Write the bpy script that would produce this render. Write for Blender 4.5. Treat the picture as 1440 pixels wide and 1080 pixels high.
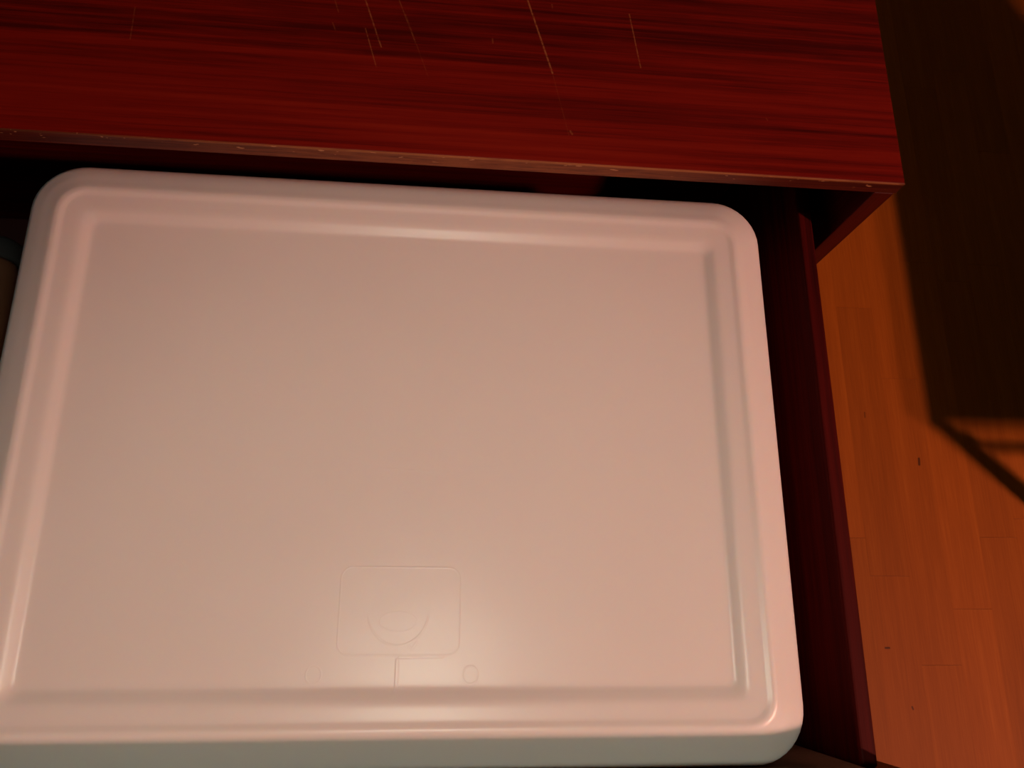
import bpy, bmesh, math, random
from mathutils import Matrix, Vector
random.seed(7)
for o in list(bpy.data.objects):
    bpy.data.objects.remove(o)
S = bpy.context.scene
C = S.collection

# ------------------------------------------------------------------ camera
# metres; floor z = 0, x along the cabinet front, y into the cabinet; camera above x = y = 0
W_, H_, F_PX, CAM_Z = 1440, 1080, 1107.0, 1.2
_n = Vector((-122, 337, F_PX)).normalized()              # image direction of straight down
_y = Vector((8, -3634, F_PX)); _y = (_y - _n * _y.dot(_n)).normalized()
_x = _y.cross(-_n)
if _x.x < 0: _x = -_x
cd = bpy.data.cameras.new('camera'); cam = bpy.data.objects.new('camera', cd); C.objects.link(cam)
cd.sensor_width = 36; cd.lens = F_PX / W_ * 36; cd.clip_start = 0.01
right = Vector((_x[0], _y[0], -_n[0])); up = -Vector((_x[1], _y[1], -_n[1])); fwd = Vector((_x[2], _y[2], -_n[2]))
M3 = Matrix((right, up, -fwd)).transposed()
cam.matrix_world = Matrix.Translation((0, 0, CAM_Z)) @ M3.to_4x4()
S.camera = cam

# ------------------------------------------------------------------ world, exposure
w = bpy.data.worlds.new('night_room'); S.world = w; w.use_nodes = True
w.node_tree.nodes['Background'].inputs[0].default_value = (1.0, 0.72, 0.5, 1)
w.node_tree.nodes['Background'].inputs[1].default_value = 0.004
S.view_settings.view_transform = 'Standard'; S.view_settings.look = 'None'
S.view_settings.gamma = 1; S.view_settings.use_curve_mapping = False
S.view_settings.exposure = 0.0
BULBS = (((2.25, -1.00, 2.70), 1.0), ((2.45, -1.09, 2.70), 0.55))   # pendant bulbs
BULB_R, BULB_E, BULB_COL = 0.05, 1900.0, (1.0, 0.455, 0.345)
SPOT_POS, SPOT_W, SPOT_COL = (0.010, -0.235, 2.83), 42.0, (1.0, 0.92, 0.72)
FACE_E, FACE_COL = 16.0, (0.72, 1.0, 0.92)

# ------------------------------------------------------------------ helpers
def tag(o, label=None, cat=None, group=None, kind=None):
    if label: o['label'] = label
    if cat: o['category'] = cat
    if group: o['group'] = group
    if kind: o['kind'] = kind
    return o
def empty(name, loc):
    o = bpy.data.objects.new(name, None); C.objects.link(o); o.location = loc; o.empty_display_size = 0.05
    return o
def obj(name, bm, m, parent=None, smooth=False):
    me = bpy.data.meshes.new(name); bmesh.ops.recalc_face_normals(bm, faces=bm.faces[:]); bm.to_mesh(me); bm.free()
    if m: me.materials.append(m)
    for p in me.polygons: p.use_smooth = smooth
    o = bpy.data.objects.new(name, me); C.objects.link(o)
    if parent is not None:
        o.parent = parent
        off = Vector(parent.location)
        pp = parent.parent
        while pp is not None:
            off += Vector(pp.location); pp = pp.parent
        o.location = -off                                  # meshes are written in world metres
    return o
def box(bm, x0, x1, y0, y1, z0, z1, bev=0.0, seg=2):
    r = bmesh.ops.create_cube(bm, size=1.0)
    vs = r['verts']
    for v in vs:
        v.co = Vector(((x0 + x1) / 2 + v.co.x * (x1 - x0), (y0 + y1) / 2 + v.co.y * (y1 - y0), (z0 + z1) / 2 + v.co.z * (z1 - z0)))
    if bev > 0:
        es = list({e for v in vs for e in v.link_edges})
        bmesh.ops.bevel(bm, geom=es, offset=bev, segments=seg, profile=0.5, affect='EDGES')
    return bm
def nb(*a, **k):
    return box(bmesh.new(), *a, **k)
def lathe(bm, cx, cy, prof, n=40, caps=True):
    rings = []
    for r, z in prof:
        rings.append([bm.verts.new((cx + r * math.cos(2 * math.pi * i / n), cy + r * math.sin(2 * math.pi * i / n), z)) for i in range(n)])
    for a, b in zip(rings, rings[1:]):
        for i in range(n):
            bm.faces.new((a[i], a[(i + 1) % n], b[(i + 1) % n], b[i]))
    if caps:
        bm.faces.new(rings[0]); bm.faces.new(rings[-1])
    return bm
def tube(bm, pts, r, closed=False, n=6, flat=1.0):
    pts = [Vector(p) for p in pts]; rings = []; N = len(pts)
    for i, p in enumerate(pts):
        a = pts[(i - 1) % N] if closed or i > 0 else p
        b = pts[(i + 1) % N] if closed or i < N - 1 else p
        t = (b - a).normalized()
        u = Vector((0, 0, 1)) if abs(t.z) < 0.9 else Vector((1, 0, 0))
        s = t.cross(u).normalized(); u = s.cross(t)
        rings.append([bm.verts.new(p + s * r * math.cos(2 * math.pi * k / n) + u * r * flat * math.sin(2 * math.pi * k / n)) for k in range(n)])
    for i in range(N if closed else N - 1):
        a, b = rings[i], rings[(i + 1) % N]
        for k in range(n):
            bm.faces.new((a[k], a[(k + 1) % n], b[(k + 1) % n], b[k]))
    if not closed:
        bm.faces.new(rings[0]); bm.faces.new(rings[-1])
    return bm

# ------------------------------------------------------------------ materials
class NT:
    def __init__(s, name):
        s.m = bpy.data.materials.new(name); s.m.use_nodes = True
        s.t = s.m.node_tree; s.N = s.t.nodes; s.L = s.t.links
        s.b = s.N['Principled BSDF']
    def put(s, sock, v):
        if hasattr(v, 'is_linked'): s.L.new(v, sock)
        elif isinstance(v, (tuple, list)) and len(v) == 3 and sock.type == 'RGBA': sock.default_value = (*v, 1)
        else: sock.default_value = v
    def set(s, **k):
        for a, v in k.items(): s.put(s.b.inputs[a.replace('_', ' ')], v)
        return s
    def math(s, op, a, b=0.0, c=0.0, clamp=False):
        n = s.N.new('ShaderNodeMath'); n.operation = op; n.use_clamp = clamp
        for i, v in enumerate((a, b, c)): s.put(n.inputs[i], v)
        return n.outputs[0]
    def pos(s):
        n = s.N.new('ShaderNodeNewGeometry'); return n.outputs['Position']
    def sep(s, v):
        n = s.N.new('ShaderNodeSeparateXYZ'); s.put(n.inputs[0], v); return n.outputs
    def mapv(s, v, scale=(1, 1, 1), loc=(0, 0, 0)):
        n = s.N.new('ShaderNodeMapping'); s.put(n.inputs[0], v); n.inputs['Scale'].default_value = scale
        s.put(n.inputs['Location'], loc); return n.outputs[0]
    def noise(s, v, scale=1.0, detail=3.0, rough=0.55, dist=0.0):
        n = s.N.new('ShaderNodeTexNoise'); s.put(n.inputs['Vector'], v)
        for a, q in (('Scale', scale), ('Detail', detail), ('Roughness', rough), ('Distortion', dist)): n.inputs[a].default_value = q
        return n.outputs['Fac']
    def ramp(s, f, stops):
        n = s.N.new('ShaderNodeValToRGB'); s.put(n.inputs[0], f); e = n.color_ramp.elements
        while len(e) < len(stops): e.new(0.5)
        for q, (p, c) in zip(e, stops): q.position = p; q.color = (*c, 1)
        return n.outputs[0]
    def step(s, f, a, b):
        n = s.N.new('ShaderNodeMapRange'); n.interpolation_type = 'SMOOTHSTEP'; s.put(n.inputs[0], f)
        n.inputs[1].default_value = a; n.inputs[2].default_value = b; return n.outputs[0]
    def mix(s, f, a, b, mode='MIX'):
        n = s.N.new('ShaderNodeMix'); n.data_type = 'RGBA'; n.blend_type = mode
        s.put(n.inputs[0], f); s.put(n.inputs[6], a); s.put(n.inputs[7], b); return n.outputs[2]
    def bump(s, h, strength=0.3, dist=0.001):
        n = s.N.new('ShaderNodeBump'); n.inputs['Strength'].default_value = strength; n.inputs['Distance'].default_value = dist
        s.put(n.inputs['Height'], h); s.L.new(n.outputs[0], s.b.inputs['Normal'])
    def seg(s, X, Y, a, b, width):
        # 1 on a scratch from a to b, 0 away from it
        dx, dy = b[0] - a[0], b[1] - a[1]; l2 = dx * dx + dy * dy; M = s.math
        px, py = M('SUBTRACT', X, a[0]), M('SUBTRACT', Y, a[1])
        t = M('DIVIDE', M('ADD', M('MULTIPLY', px, dx), M('MULTIPLY', py, dy)), l2, clamp=True)
        ex, ey = M('SUBTRACT', px, M('MULTIPLY', t, dx)), M('SUBTRACT', py, M('MULTIPLY', t, dy))
        d = M('SQRT', M('ADD', M('MULTIPLY', ex, ex), M('MULTIPLY', ey, ey)))
        return s.math('SUBTRACT', 1.0, s.step(d, width * 0.35, width))

def wood(name, axis='x', dark=(0.020, 0.0006, 0.0003), mid=(0.060, 0.0018, 0.0009), light=(0.100, 0.0042, 0.0018), scratches=(), rough=0.45, fig=None, spec=0.2):
    k = NT(name); p = k.pos(); X, Y, Z = k.sep(p)[0:3]
    sc = {'x': (1, 1, 1), 'y': (1, 1, 1), 'z': (1, 1, 1)}[axis]
    st = {'x': (1.3, 18, 18), 'y': (18, 1.3, 18), 'z': (18, 18, 1.3)}[axis]
    fi = {'x': (14, 620, 620), 'y': (620, 14, 620), 'z': (620, 620, 14)}[axis]
    ln = {'x': (1.6, 170, 170), 'y': (170, 1.6, 170), 'z': (170, 170, 1.6)}[axis]
    big = k.noise(k.mapv(p, st), 1.0, 3.0, 0.6, 0.6)
    line = k.noise(k.mapv(p, ln), 1.0, 2.5, 0.55, 0.15)
    fine = k.noise(k.mapv(p, fi), 1.0, 2.0, 0.6)
    v = k.math('ADD', k.math('MULTIPLY', big, 0.32), k.math('ADD', k.math('MULTIPLY', line, 0.48), k.math('MULTIPLY', fine, 0.28)))
    if fig:   # darker cathedral figure behind a wavy grain line
        wv = k.math('ADD', Y, k.math('MULTIPLY', k.math('SUBTRACT', k.noise(k.mapv(p, (5, 9, 1)), 1.0, 2.0), 0.5), 0.05))
        cf = k.noise(k.mapv(p, (7, 60, 1)), 1.0, 3.0, 0.6, 0.8)
        v = k.math('SUBTRACT', v, k.math('MULTIPLY', k.step(wv, fig - .004, fig + .006), k.math('ADD', 0.02, k.math('MULTIPLY', cf, 0.16))))
    col = k.ramp(v, [(0.36, dark), (0.55, mid), (0.76, light)])
    if scratches:
        tot = None
        for a, b, wd, amt in scratches:
            q = k.math('MULTIPLY', k.seg(X, Y, a, b, wd * .85), amt * .6)
            tot = q if tot is None else k.math('MAXIMUM', tot, q)
        br = k.step(k.noise(p, 260.0, 2.0), 0.36, 0.58)
        tot = k.math('MULTIPLY', tot, k.math('ADD', k.math('MULTIPLY', br, 0.7), 0.3))
        col = k.mix(tot, col, (0.42, 0.16, 0.055))
    k.set(Base_Color=col, Roughness=rough, Specular_IOR_Level=spec)
    k.bump(v, 0.25, 0.0006)
    return k.m

SCR = [((-.0735, .549), (-.0565, .4977), .0011, .8), ((-.0715, .5165), (-.0598, .476), .0009, .6),
       ((-.046, .560), (-.026, .505), .0009, .45), ((-.036, .535), (-.0135, .470), .0008, .25),
       ((.0735, .575), (.0996, .4828), .0013, 1.0), ((.0996, .4828), (.1135, .4182), .0008, .18),
       ((.1745, .556), (.1828, .4962), .0010, .75), ((-.2726, .5204), (-.2721, .4863), .0009, .3),
       ((-.1040, .556), (-.0965, .532), .0010, .4), ((-.1010, .520), (-.0980, .512), .0010, .4),
       ((.1150, .4225), (.1165, .4195), .0016, .6), ((.0440, .516), (.0445, .511), .0012, .4),
       ((.100, .560), (.1005, .556), .0012, .4), ((.30, .45), (.301, .448), .001, .4)]
m_top = wood('mahogany_laminate_top', 'x', dark=(0.060, 0.0018, 0.0008), mid=(0.175, 0.0065, 0.0020), light=(0.250, 0.0150, 0.0045), scratches=SCR, fig=0.487)
m_wood_x = wood('mahogany_laminate_x', 'x')
m_wood_y = wood('mahogany_laminate_y', 'y', rough=0.6, spec=0.08)
m_wood_z = wood('mahogany_laminate_z', 'z')

# worn front edge of the top: finish rubbed to brown along the middle, chips along the arris
k = NT('worn_edge_band'); p = k.pos(); X, Y, Z = k.sep(p)[0:3]
base = k.ramp(k.noise(k.mapv(p, (8, 300, 400)), 1.0, 3.0, 0.6), [(0.35, (0.035, 0.003, 0.0015)), (0.65, (0.10, 0.012, 0.005))])
rub = k.math('MULTIPLY', k.step(X, -.32, -.02), k.math('SUBTRACT', 1.0, k.step(X, .12, .34)))
rn = k.step(k.noise(k.mapv(p, (30, 200, 420)), 1.0, 4.0, 0.65), 0.30, 0.62)
col = k.mix(k.math('MULTIPLY', rub, k.math('ADD', k.math('MULTIPLY', rn, 0.6), 0.32)), base, (0.26, 0.075, 0.022))
arris = k.math('MULTIPLY', k.step(Z, .5975, .5993), k.step(k.noise(k.mapv(p, (14, 1, 1)), 1.0, 3.0), 0.28, 0.5))
col = k.mix(k.math('MULTIPLY', arris, k.math('ADD', k.math('MULTIPLY', k.step(X, -.36, .05), .6), .15)), col, (0.40, 0.15, 0.05))
chip = k.math('MULTIPLY', k.step(k.noise(k.mapv(p, (95, 95, 260)), 1.0, 2.0, 0.5), 0.655, 0.70), k.step(Z, .588, .594))
col = k.mix(chip, col, (0.46, 0.22, 0.10))
k.set(Base_Color=col, Roughness=0.55, Specular_IOR_Level=0.2); m_edge = k.m

k = NT('white_plastic'); p = k.pos()
h = k.noise(p, 14.0, 2.0, 0.5)
k.set(Base_Color=k.mix(k.noise(p, 9.0, 3.0), (0.80, 0.765, 0.73), (0.83, 0.80, 0.765)), Roughness=0.31, IOR=1.47, Subsurface_Weight=0.7, Subsurface_Scale=0.009, Subsurface_Radius=(1.0, 0.75, 0.55))
X, Y, Z = k.sep(p)[0:3]; M = k.math
def line(d, wd): return M('SUBTRACT', 1.0, k.step(M('ABSOLUTE', d), wd * .25, wd))
def rr_sdf(cx, cy, hx, hy, r):
    qx = M('SUBTRACT', M('ABSOLUTE', M('SUBTRACT', X, cx)), hx - r); qy = M('SUBTRACT', M('ABSOLUTE', M('SUBTRACT', Y, cy)), hy - r)
    ax, ay = M('MAXIMUM', qx, 0.0), M('MAXIMUM', qy, 0.0)
    o = M('SQRT', M('ADD', M('MULTIPLY', ax, ax), M('MULTIPLY', ay, ay)))
    return M('SUBTRACT', M('ADD', o, M('MINIMUM', M('MAXIMUM', qx, qy), 0.0)), r)
def el_sdf(cx, cy, rx, ry):
    a, b = M('DIVIDE', M('SUBTRACT', X, cx), rx), M('DIVIDE', M('SUBTRACT', Y, cy), ry)
    return M('MULTIPLY', M('SUBTRACT', M('SQRT', M('ADD', M('MULTIPLY', a, a), M('MULTIPLY', b, b))), 1.0), (rx + ry) / 2)
frame = rr_sdf(-.0215, .0105, .0500, .0355, .010)
relief = M('ADD', M('MULTIPLY', line(frame, .0010), .55), M('MULTIPLY', M('SUBTRACT', 1.0, k.step(frame, -.0012, .0006)), .35))
low = M('SUBTRACT', 1.0, k.step(Y, .004, .010))          # the emblem's ring only shows its lower half
for q in (M('MULTIPLY', line(el_sdf(-.0225, .010, .0250, .0275), .0016), low), M('MULTIPLY', line(el_sdf(-.0225, .0015, .0150, .0080), .0012), .7),
          M('MULTIPLY', k.seg(X, Y, (-.0140, -.0165), (-.0105, -.0205), .0016), .9), M('MULTIPLY', k.seg(X, Y, (-.0105, -.0205), (-.0065, -.0150), .0016), .9),
          k.seg(X, Y, (-.0220, -.0520), (-.0220, -.0290), .0020), k.seg(X, Y, (-.0200, -.0265), (.0150, -.0262), .0018),
          M('MULTIPLY', line(el_sdf(.0385, -.0405, .0062, .0070), .0010), .7), M('MULTIPLY', line(el_sdf(-.0890, -.0400, .0062, .0070), .0010), .7),
          M('MULTIPLY', k.seg(X, Y, (-.045, .1310), (.010, .1283), .0008), .35), M('MULTIPLY', k.seg(X, Y, (.010, .1283), (.060, .1280), .0008), .35)):
    relief = M('MAXIMUM', relief, q)
wob = k.noise(p, 90.0, 2.0, 0.5)
k.bump(M('ADD', M('ADD', M('MULTIPLY', h, 0.45), M('MULTIPLY', wob, 0.035)), M('MULTIPLY', relief, 0.10)), 0.8, 0.0012)
m_plastic = k.m
k = NT('beech_strip'); p = k.pos()
oi = k.N.new('ShaderNodeObjectInfo'); inf = oi.outputs['Random']
off = k.N.new('ShaderNodeCombineXYZ'); k.put(off.inputs[1], k.math('MULTIPLY', inf, 37.0)); k.put(off.inputs[0], k.math('MULTIPLY', inf, 11.0))
pp = k.N.new('ShaderNodeVectorMath'); pp.operation = 'ADD'; k.put(pp.inputs[0], p); k.put(pp.inputs[1], off.outputs[0]); pp = pp.outputs[0]
g = k.noise(k.mapv(pp, (60, 2.5, 1)), 1.0, 3.0, 0.55, 0.2); gf = k.noise(k.mapv(pp, (420, 14, 1)), 1.0, 2.0, 0.6)
v = k.math('ADD', k.math('MULTIPLY', g, 0.55), k.math('MULTIPLY', gf, 0.45))
col = k.ramp(v, [(0.30, (0.285, 0.070, 0.0038)), (0.55, (0.355, 0.091, 0.0056)), (0.75, (0.42, 0.117, 0.0088))])
col = k.mix(1.0, col, oi.outputs['Color'], 'MULTIPLY')
X, Y, Z = k.sep(p)[0:3]
fl = None
for a, b, wd, amt in (((.7995, .252), (.8005, .262), .0028, .8), ((.700, -.034), (.706, -.034), .0022, .8), ((.730, -.118), (.731, -.121), .002, .7), ((.716, .33), (.7165, .338), .0018, .5)):
    q = k.math('MULTIPLY', k.seg(X, Y, a, b, wd), amt); fl = q if fl is None else k.math('MAXIMUM', fl, q)
col = k.mix(fl, col, (0.03, 0.008, 0.003))
k.set(Base_Color=col, Roughness=0.55, Specular_IOR_Level=0.15); m_floor = k.m

def plain(name, col, rough=0.6, metal=0.0, amt=0.15, scale=30):
    k = NT(name); n = k.noise(k.pos(), scale, 3.0)
    a = tuple(c * (1 - amt) for c in col); b = tuple(c * (1 + amt) for c in col)
    k.set(Base_Color=k.mix(n, a, b), Roughness=rough, Metallic=metal); return k.m
def glow(name, col, e):
    k = NT(name); k.set(Base_Color=(0.9, 0.9, 0.9), Emission_Color=col, Emission_Strength=e); return k.m
m_wall = plain('wall_paint', (0.035, 0.028, 0.024), 0.9)
m_ceil = plain('ceiling_paint', (0.06, 0.055, 0.05), 0.9)
m_sub = plain('subfloor', (0.03, 0.012, 0.004), 0.9)
m_black = plain('dark_metal', (0.02, 0.02, 0.02), 0.5, 0.3)
m_chair = plain('dark_stained_wood', (0.03, 0.012, 0.006), 0.5)
m_carton = plain('dark_red_card', (0.09, 0.012, 0.008), 0.8)
m_lining = plain('raw_board', (0.36, 0.20, 0.12), 0.8, 0.0, 0.3, 400)
m_grey = plain('grey_cap', (0.10, 0.09, 0.085), 0.4)
m_brown = plain('brown_glass', (0.40, 0.15, 0.07), 0.4)

# ------------------------------------------------------------------ the setting
RX0, RX1, RY0, RY1, RZ = -1.62, 2.98, -1.9, 2.0, 2.90
floor = tag(obj('floor', nb(RX0, RX1, RY0, RY1, -0.05, -0.008), m_sub), kind='structure')
SW, X_REF, Y_REF = 0.065, 0.8195, 0.073
strip_me = bpy.data.meshes.new('floor_strip'); b = nb(-.5, .5, -.5, .5, -.5, .5); b.to_mesh(strip_me); b.free()
strip_me.materials.append(m_floor)
far = bmesh.new()
r0 = math.ceil((RX0 - X_REF) / SW); r1 = math.floor((RX1 - X_REF) / SW)
for r in range(r0, r1):
    xa = X_REF + r * SW
    ys = [Y_REF] if r == -2 else [random.uniform(-.35, .35)]
    if r in (-1, 0): ys = [[-.46, .62][r == 0]]
    while ys[-1] < RY1: ys.append(ys[-1] + random.uniform(.40, .62))
    while ys[0] > RY0: ys.insert(0, ys[0] - random.uniform(.40, .62))
    ys[0], ys[-1] = RY0, RY1
    for ya, yb in zip(ys, ys[1:]):
        if yb - ya < 0.02: continue
        if -10 <= r <= 16:
            o = bpy.data.objects.new('floor_strip', strip_me); C.objects.link(o); o.parent = floor
            tn = {0: 1.06, 1: .93, -1: .98}.get(r, random.uniform(.9, 1.06)); o.color = (tn, tn, tn, 1)
            o.location = (xa + SW / 2, (ya + yb) / 2, -.004); o.scale = (SW - .0001, yb - ya - .0003, .008)
        else:
            box(far, xa + .0002, xa + SW - .0002, ya, yb - .0005, -.008, 0)
fs = obj('floor_strips', far, m_floor, floor); fs['kind'] = 'stuff'
tag(obj('wall_back', nb(RX0, RX1, RY1, RY1 + .1, -.05, RZ), m_wall), kind='structure')
tag(obj('ceiling', nb(RX0, RX1, RY0, RY1 + .1, RZ, RZ + .1), m_ceil), kind='structure')

# ------------------------------------------------------------------ cabinet
DX0, DX1, DY0, DY1, TZ = -.7000, .4275, .3890, .985, .600
cab = tag(empty('cabinet', ((DX0 + DX1) / 2, .68, 0)), 'dark mahogany laminate cabinet with scratched top and one drawer pulled open', 'cabinet')
obj('top', nb(DX0, DX1, DY0 + .0008, DY1, TZ - .016, TZ, bev=.0006), m_top, cab)
eb = obj('edge_band', nb(DX0, DX1, DY0 - .0004, DY0 + .0010, TZ - .016, TZ + .0002, bev=.0005), m_edge, cab)
eb['label'] = 'worn brown front edge with chipped finish'
PO, PI_, PF = .4255, .4062, .3880
for xa, xb in ((PI_, PO), (DX0 + .006, DX0 + .025)):
    obj('side_panel', nb(xa, xb, PF, DY1 - .01, 0, TZ - .016, bev=.0008), m_wood_z, cab)
LI = DX0 + .025
obj('back_panel', nb(LI, PI_, DY1 - .018, DY1 - .01, .02, TZ - .016), m_wood_x, cab)
obj('bottom_panel', nb(LI, PI_, PF + .02, DY1 - .018, .03, .046), m_wood_x, cab)
obj('plinth', nb(LI, PI_, PF + .03, PF + .046, 0, .03), m_wood_x, cab)
obj('lower_drawer_front', nb(LI + .002, PI_ - .002, PF, PF + .016, .05, .245, bev=.001), m_wood_x, cab)
for xa, xb in ((PI_ - .013, PI_), (LI, LI + .013)):
    obj('runner', nb(xa, xb, PF + .004, DY1 - .03, .30, .325), m_black, cab)
# pulled out drawer
RI, RO, RIMZ, BZ = .3730, .3885, .500, .262
FI, BI = -.1170, .540
DLO, DLI = LI + .014, LI + .0295
dr = obj('drawer', nb(DLO + .004, RO - .004, FI, BI + .01, BZ + .008, BZ + .016), m_wood_x, cab)
dr['label'] = 'open drawer'
for xa, xb in ((RI, RO), (DLO, DLI)):
    obj('drawer_side', nb(xa, xb, FI, BI + .013, BZ, RIMZ, bev=.003, seg=3), m_wood_y, dr)
obj('drawer_back', nb(DLI, RI, BI, BI + .013, BZ, RIMZ - .01, bev=.001), m_wood_x, dr)
obj('drawer_front', nb(DX0 + .022, PO - .0165, FI - .016, FI, .252, .5815, bev=.001), m_wood_x, dr)

obj('drawer_front_lining', nb(DLI, RI, FI, FI + .0015, BZ + .016, .570), m_lining, dr)
# ------------------------------------------------------------------ storage box
LX0, LX1, LY0, LY1, LZ = -.3815, .3285, -.1145, .4200, .514
def rrect(x0, x1, y0, y1, rad, n=8):
    pts = []
    for cx, cy, a0 in ((x1 - rad, y1 - rad, 0), (x0 + rad, y1 - rad, 90), (x0 + rad, y0 + rad, 180), (x1 - rad, y0 + rad, 270)):
        for i in range(n + 1):
            a = math.radians(a0 + 90 * i / n); pts.append((cx + rad * math.cos(a), cy + rad * math.sin(a)))
    return pts
def catmull(prof, sub=4):
    out = []
    for i in range(len(prof) - 1):
        p0 = prof[max(i - 1, 0)]; p1 = prof[i]; p2 = prof[i + 1]; p3 = prof[min(i + 2, len(prof) - 1)]
        for s in range(sub):
            t = s / sub
            out.append(tuple(0.5 * (2 * b + (c - a) * t + (2 * a - 5 * b + 4 * c - d) * t * t + (3 * b - a - 3 * c + d) * t ** 3) for a, b, c, d in zip(p0, p1, p2, p3)))
    out.append(prof[-1]); return out
def loft(bm, prof, x0, x1, y0, y1, z, rad, cap_last=True, cap_first=False, n=8):
    rings = []
    for ins, dz, rr in prof:
        rings.append([bm.verts.new((px, py, z + dz)) for px, py in rrect(x0 + ins, x1 - ins, y0 + ins, y1 - ins, rr, n)])
    m = len(rings[0])
    for a, b in zip(rings, rings[1:]):
        for i in range(m): bm.faces.new((a[i], a[(i + 1) % m], b[(i + 1) % m], b[i]))
    if cap_last: bm.faces.new(rings[-1])
    if cap_first: bm.faces.new(rings[0])
    return bm
FLOORZ = -.0074
prof = catmull([(.0035, -.032, .044), (.0012, -.030, .046), (0, -.024, .047), (.0001, -.0195, .047), (.0013, -.0158, .046), (.0045, -.0126, .044), (.0100, -.0098, .040),
                (.0160, -.0070, .035), (.0225, -.0043, .031), (.0270, -.0023, .028), (.0300, -.0012, .026), (.0325, -.0009, .025), (.0345, -.0011, .023),
                (.0370, -.0018, .020), (.0395, -.0023, .017), (.0450, -.0026, .014), (.0505, -.0029, .012), (.0545, -.0036, .011), (.0590, -.0053, .010),
                (.0630, -.0069, .008), (.0670, FLOORZ, .007), (.078, FLOORZ, .006)], 4)
sb = tag(empty('storage_box', ((LX0 + LX1) / 2, (LY0 + LY1) / 2, BZ + .016)), 'large white plastic storage box with recessed lid lying in the open drawer', 'storage box')
lid = obj('lid', loft(bmesh.new(), prof, LX0, LX1, LY0, LY1, LZ, 0, n=10), m_plastic, sb, smooth=True)
tub_prof = [(.030, -.228, .03), (.026, -.2355, .03), (.024, -.228, .03), (.0075, -.010 - .006, .042), (.0105, -.016, .04), (.027, -.2235, .03)]
# outer wall, rim, inner wall and bottom of the tub
bt = bmesh.new()
loft(bt, [(.040, -.2355, .03), (.030, -.2345, .03), (.026, -.228, .032), (.0065, -.0175, .042), (.0095, -.0165, .040), (.029, -.226, .03), (.045, -.231, .028)],
     LX0, LX1, LY0, LY1, LZ, 0, cap_last=True, cap_first=True)
obj('tub', bt, m_plastic, sb, smooth=True)

# ------------------------------------------------------------------ jar beside the box
CZ = BZ + .0165
carton = tag(obj('carton', nb(-.520, -.393, .150, .415, CZ, .393, bev=.002), m_carton), 'dark red carton in the drawer beside the storage box', 'carton')
BX, BZC = -.4475, .4185                                    # bottle lies along y
bot = tag(empty('bottle', (BX, .31, .3935)), 'small brown bottle with a grey cap lying on the dark red carton', 'bottle')
def lie(prof, n=32):
    bm = bmesh.new(); rings = []
    for r, yy in prof:
        rings.append([bm.verts.new((BX + r * math.cos(2 * math.pi * i / n), yy, BZC + r * math.sin(2 * math.pi * i / n))) for i in range(n)])
    for a, b in zip(rings, rings[1:]):
        for i in range(n): bm.faces.new((a[i], a[(i + 1) % n], b[(i + 1) % n], b[i]))
    bm.faces.new(rings[0]); bm.faces.new(rings[-1]); return bm
obj('body', lie([(.018, .225), (.0215, .228), (.0225, .235), (.0225, .340), (.021, .347), (.019, .350)]), m_brown, bot, True)
obj('cap', lie([(.019, .350), (.0245, .3505), (.0250, .353), (.0250, .362), (.0235, .369), (.0190, .373), (.010, .3745)]), m_grey, bot, True)

# ------------------------------------------------------------------ chair
CX0, CX1, CY0, CY1, CH = 1.067, 1.545, .097, .535, .46
ch = tag(empty('chair', ((CX0 + CX1) / 2, (CY0 + CY1) / 2, 0)), 'dark stained wooden chair with solid backrest standing to one side of the cabinet', 'chair')
obj('seat', nb(CX0, CX1, CY0, CY1, CH - .022, CH, bev=.005), m_chair, ch)
LG = .024
for xa in (CX0 + .002, CX1 - .002 - LG):
    obj('leg', nb(xa, xa + LG, CY0 + .002, CY0 + .002 + LG, 0, CH - .022, bev=.004), m_chair, ch)
    obj('leg', nb(xa, xa + LG, CY1 - .002 - LG, CY1 - .002, 0, CH - .022, bev=.004), m_chair, ch)
    obj('back_post', nb(xa, xa + LG, CY1 - .002 - LG, CY1 - .002, CH, .93, bev=.003), m_chair, ch)
obj('stretcher', nb(CX0 + LG, CX1 - LG, CY0 + .008, CY0 + .020, .355, .369), m_chair, ch)
obj('backrest', nb(CX0 + LG, CX1 - LG, CY1 - .03, CY1 - .012, CH + .0, .92, bev=.003), m_chair, ch)

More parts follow.
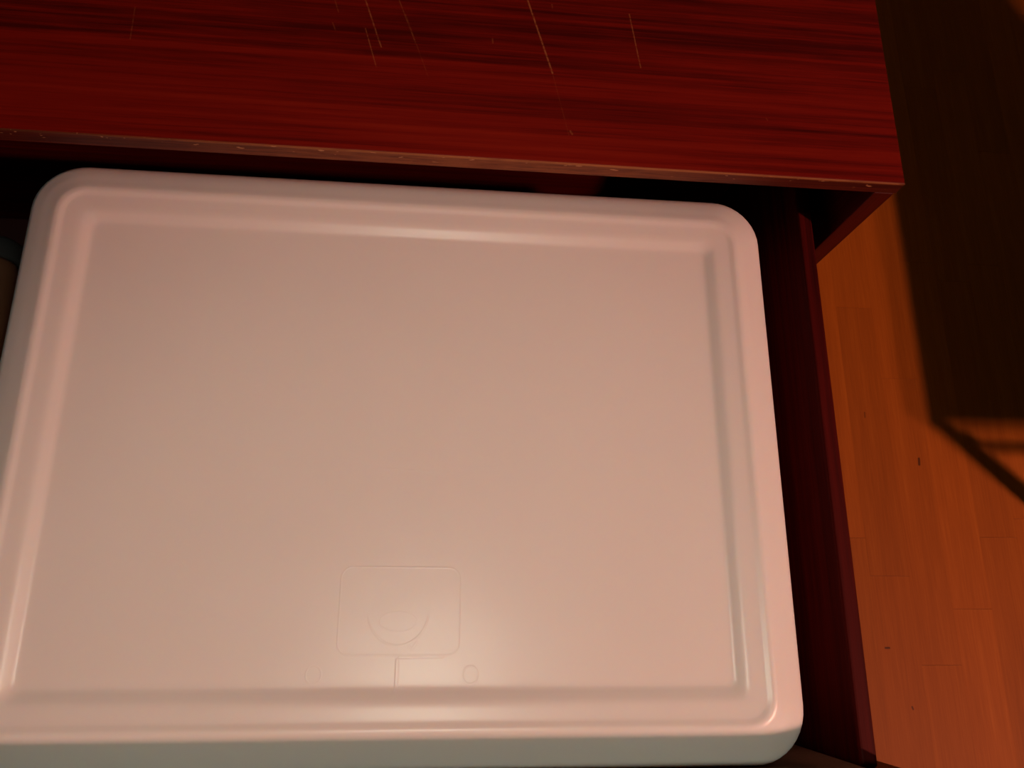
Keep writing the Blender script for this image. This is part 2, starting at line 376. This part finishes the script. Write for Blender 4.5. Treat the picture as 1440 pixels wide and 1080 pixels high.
# ------------------------------------------------------------------ lamps
b1, b2 = Vector(BULBS[0][0]), Vector(BULBS[1][0]); mid = (b1 + b2) / 2
pl = tag(empty('pendant_lamp', (mid.x, mid.y, b1.z)), 'two bulb pendant lamp with a dark metal shade under the ceiling', 'lamp')
obj('canopy', lathe(bmesh.new(), mid.x, mid.y, [(.05, RZ), (.05, RZ - .02), (.01, RZ - .03)]), m_black, pl, True)
obj('cord', tube(bmesh.new(), [(mid.x, mid.y, RZ - .03), (mid.x, mid.y, b1.z + .16)], .004), m_black, pl)
obj('shade', lathe(bmesh.new(), mid.x, mid.y, [(.012, b1.z + .17), (.05, b1.z + .165), (.19, b1.z + .11), (.24, b1.z + .075), (.238, b1.z + .073), (.188, b1.z + .106), (.05, b1.z + .160), (.012, b1.z + .164)], caps=False), m_black, pl, True)
for (pos_, e), in zip(BULBS):
    bm = bmesh.new(); bmesh.ops.create_uvsphere(bm, u_segments=20, v_segments=12, radius=BULB_R)
    bmesh.ops.translate(bm, verts=bm.verts[:], vec=pos_)
    bo = obj('bulb', bm, glow('bulb_glow', BULB_COL, BULB_E * e), pl, True)
    obj('socket', lathe(bmesh.new(), pos_[0], pos_[1], [(.016, pos_[2] + BULB_R - .004), (.016, pos_[2] + .122)]), m_black, bo, True)

sp = tag(empty('ceiling_spotlight', SPOT_POS), 'small square ceiling spotlight above the open drawer', 'lamp')
sx, sy, sz = SPOT_POS
obj('housing', nb(sx - .13, sx + .13, sy - .145, sy + .145, sz + .004, RZ, bev=.004), m_black, sp)
obj('lens', nb(sx - .10, sx + .10, sy - .125, sy + .125, sz, sz + .004), glow('spot_glow', FACE_COL, FACE_E), sp)
ld = bpy.data.lights.new('spot_beam', 'SPOT'); ld.energy = SPOT_W; ld.color = SPOT_COL; ld.spot_size = math.radians(29); ld.spot_blend = 0.9; ld.shadow_soft_size = 0.06
lo = bpy.data.objects.new('spot_beam', ld); C.objects.link(lo); lo.parent = sp; lo.location = (0, 0, -.01)
lo.rotation_euler = (math.radians(5), 0, 0)
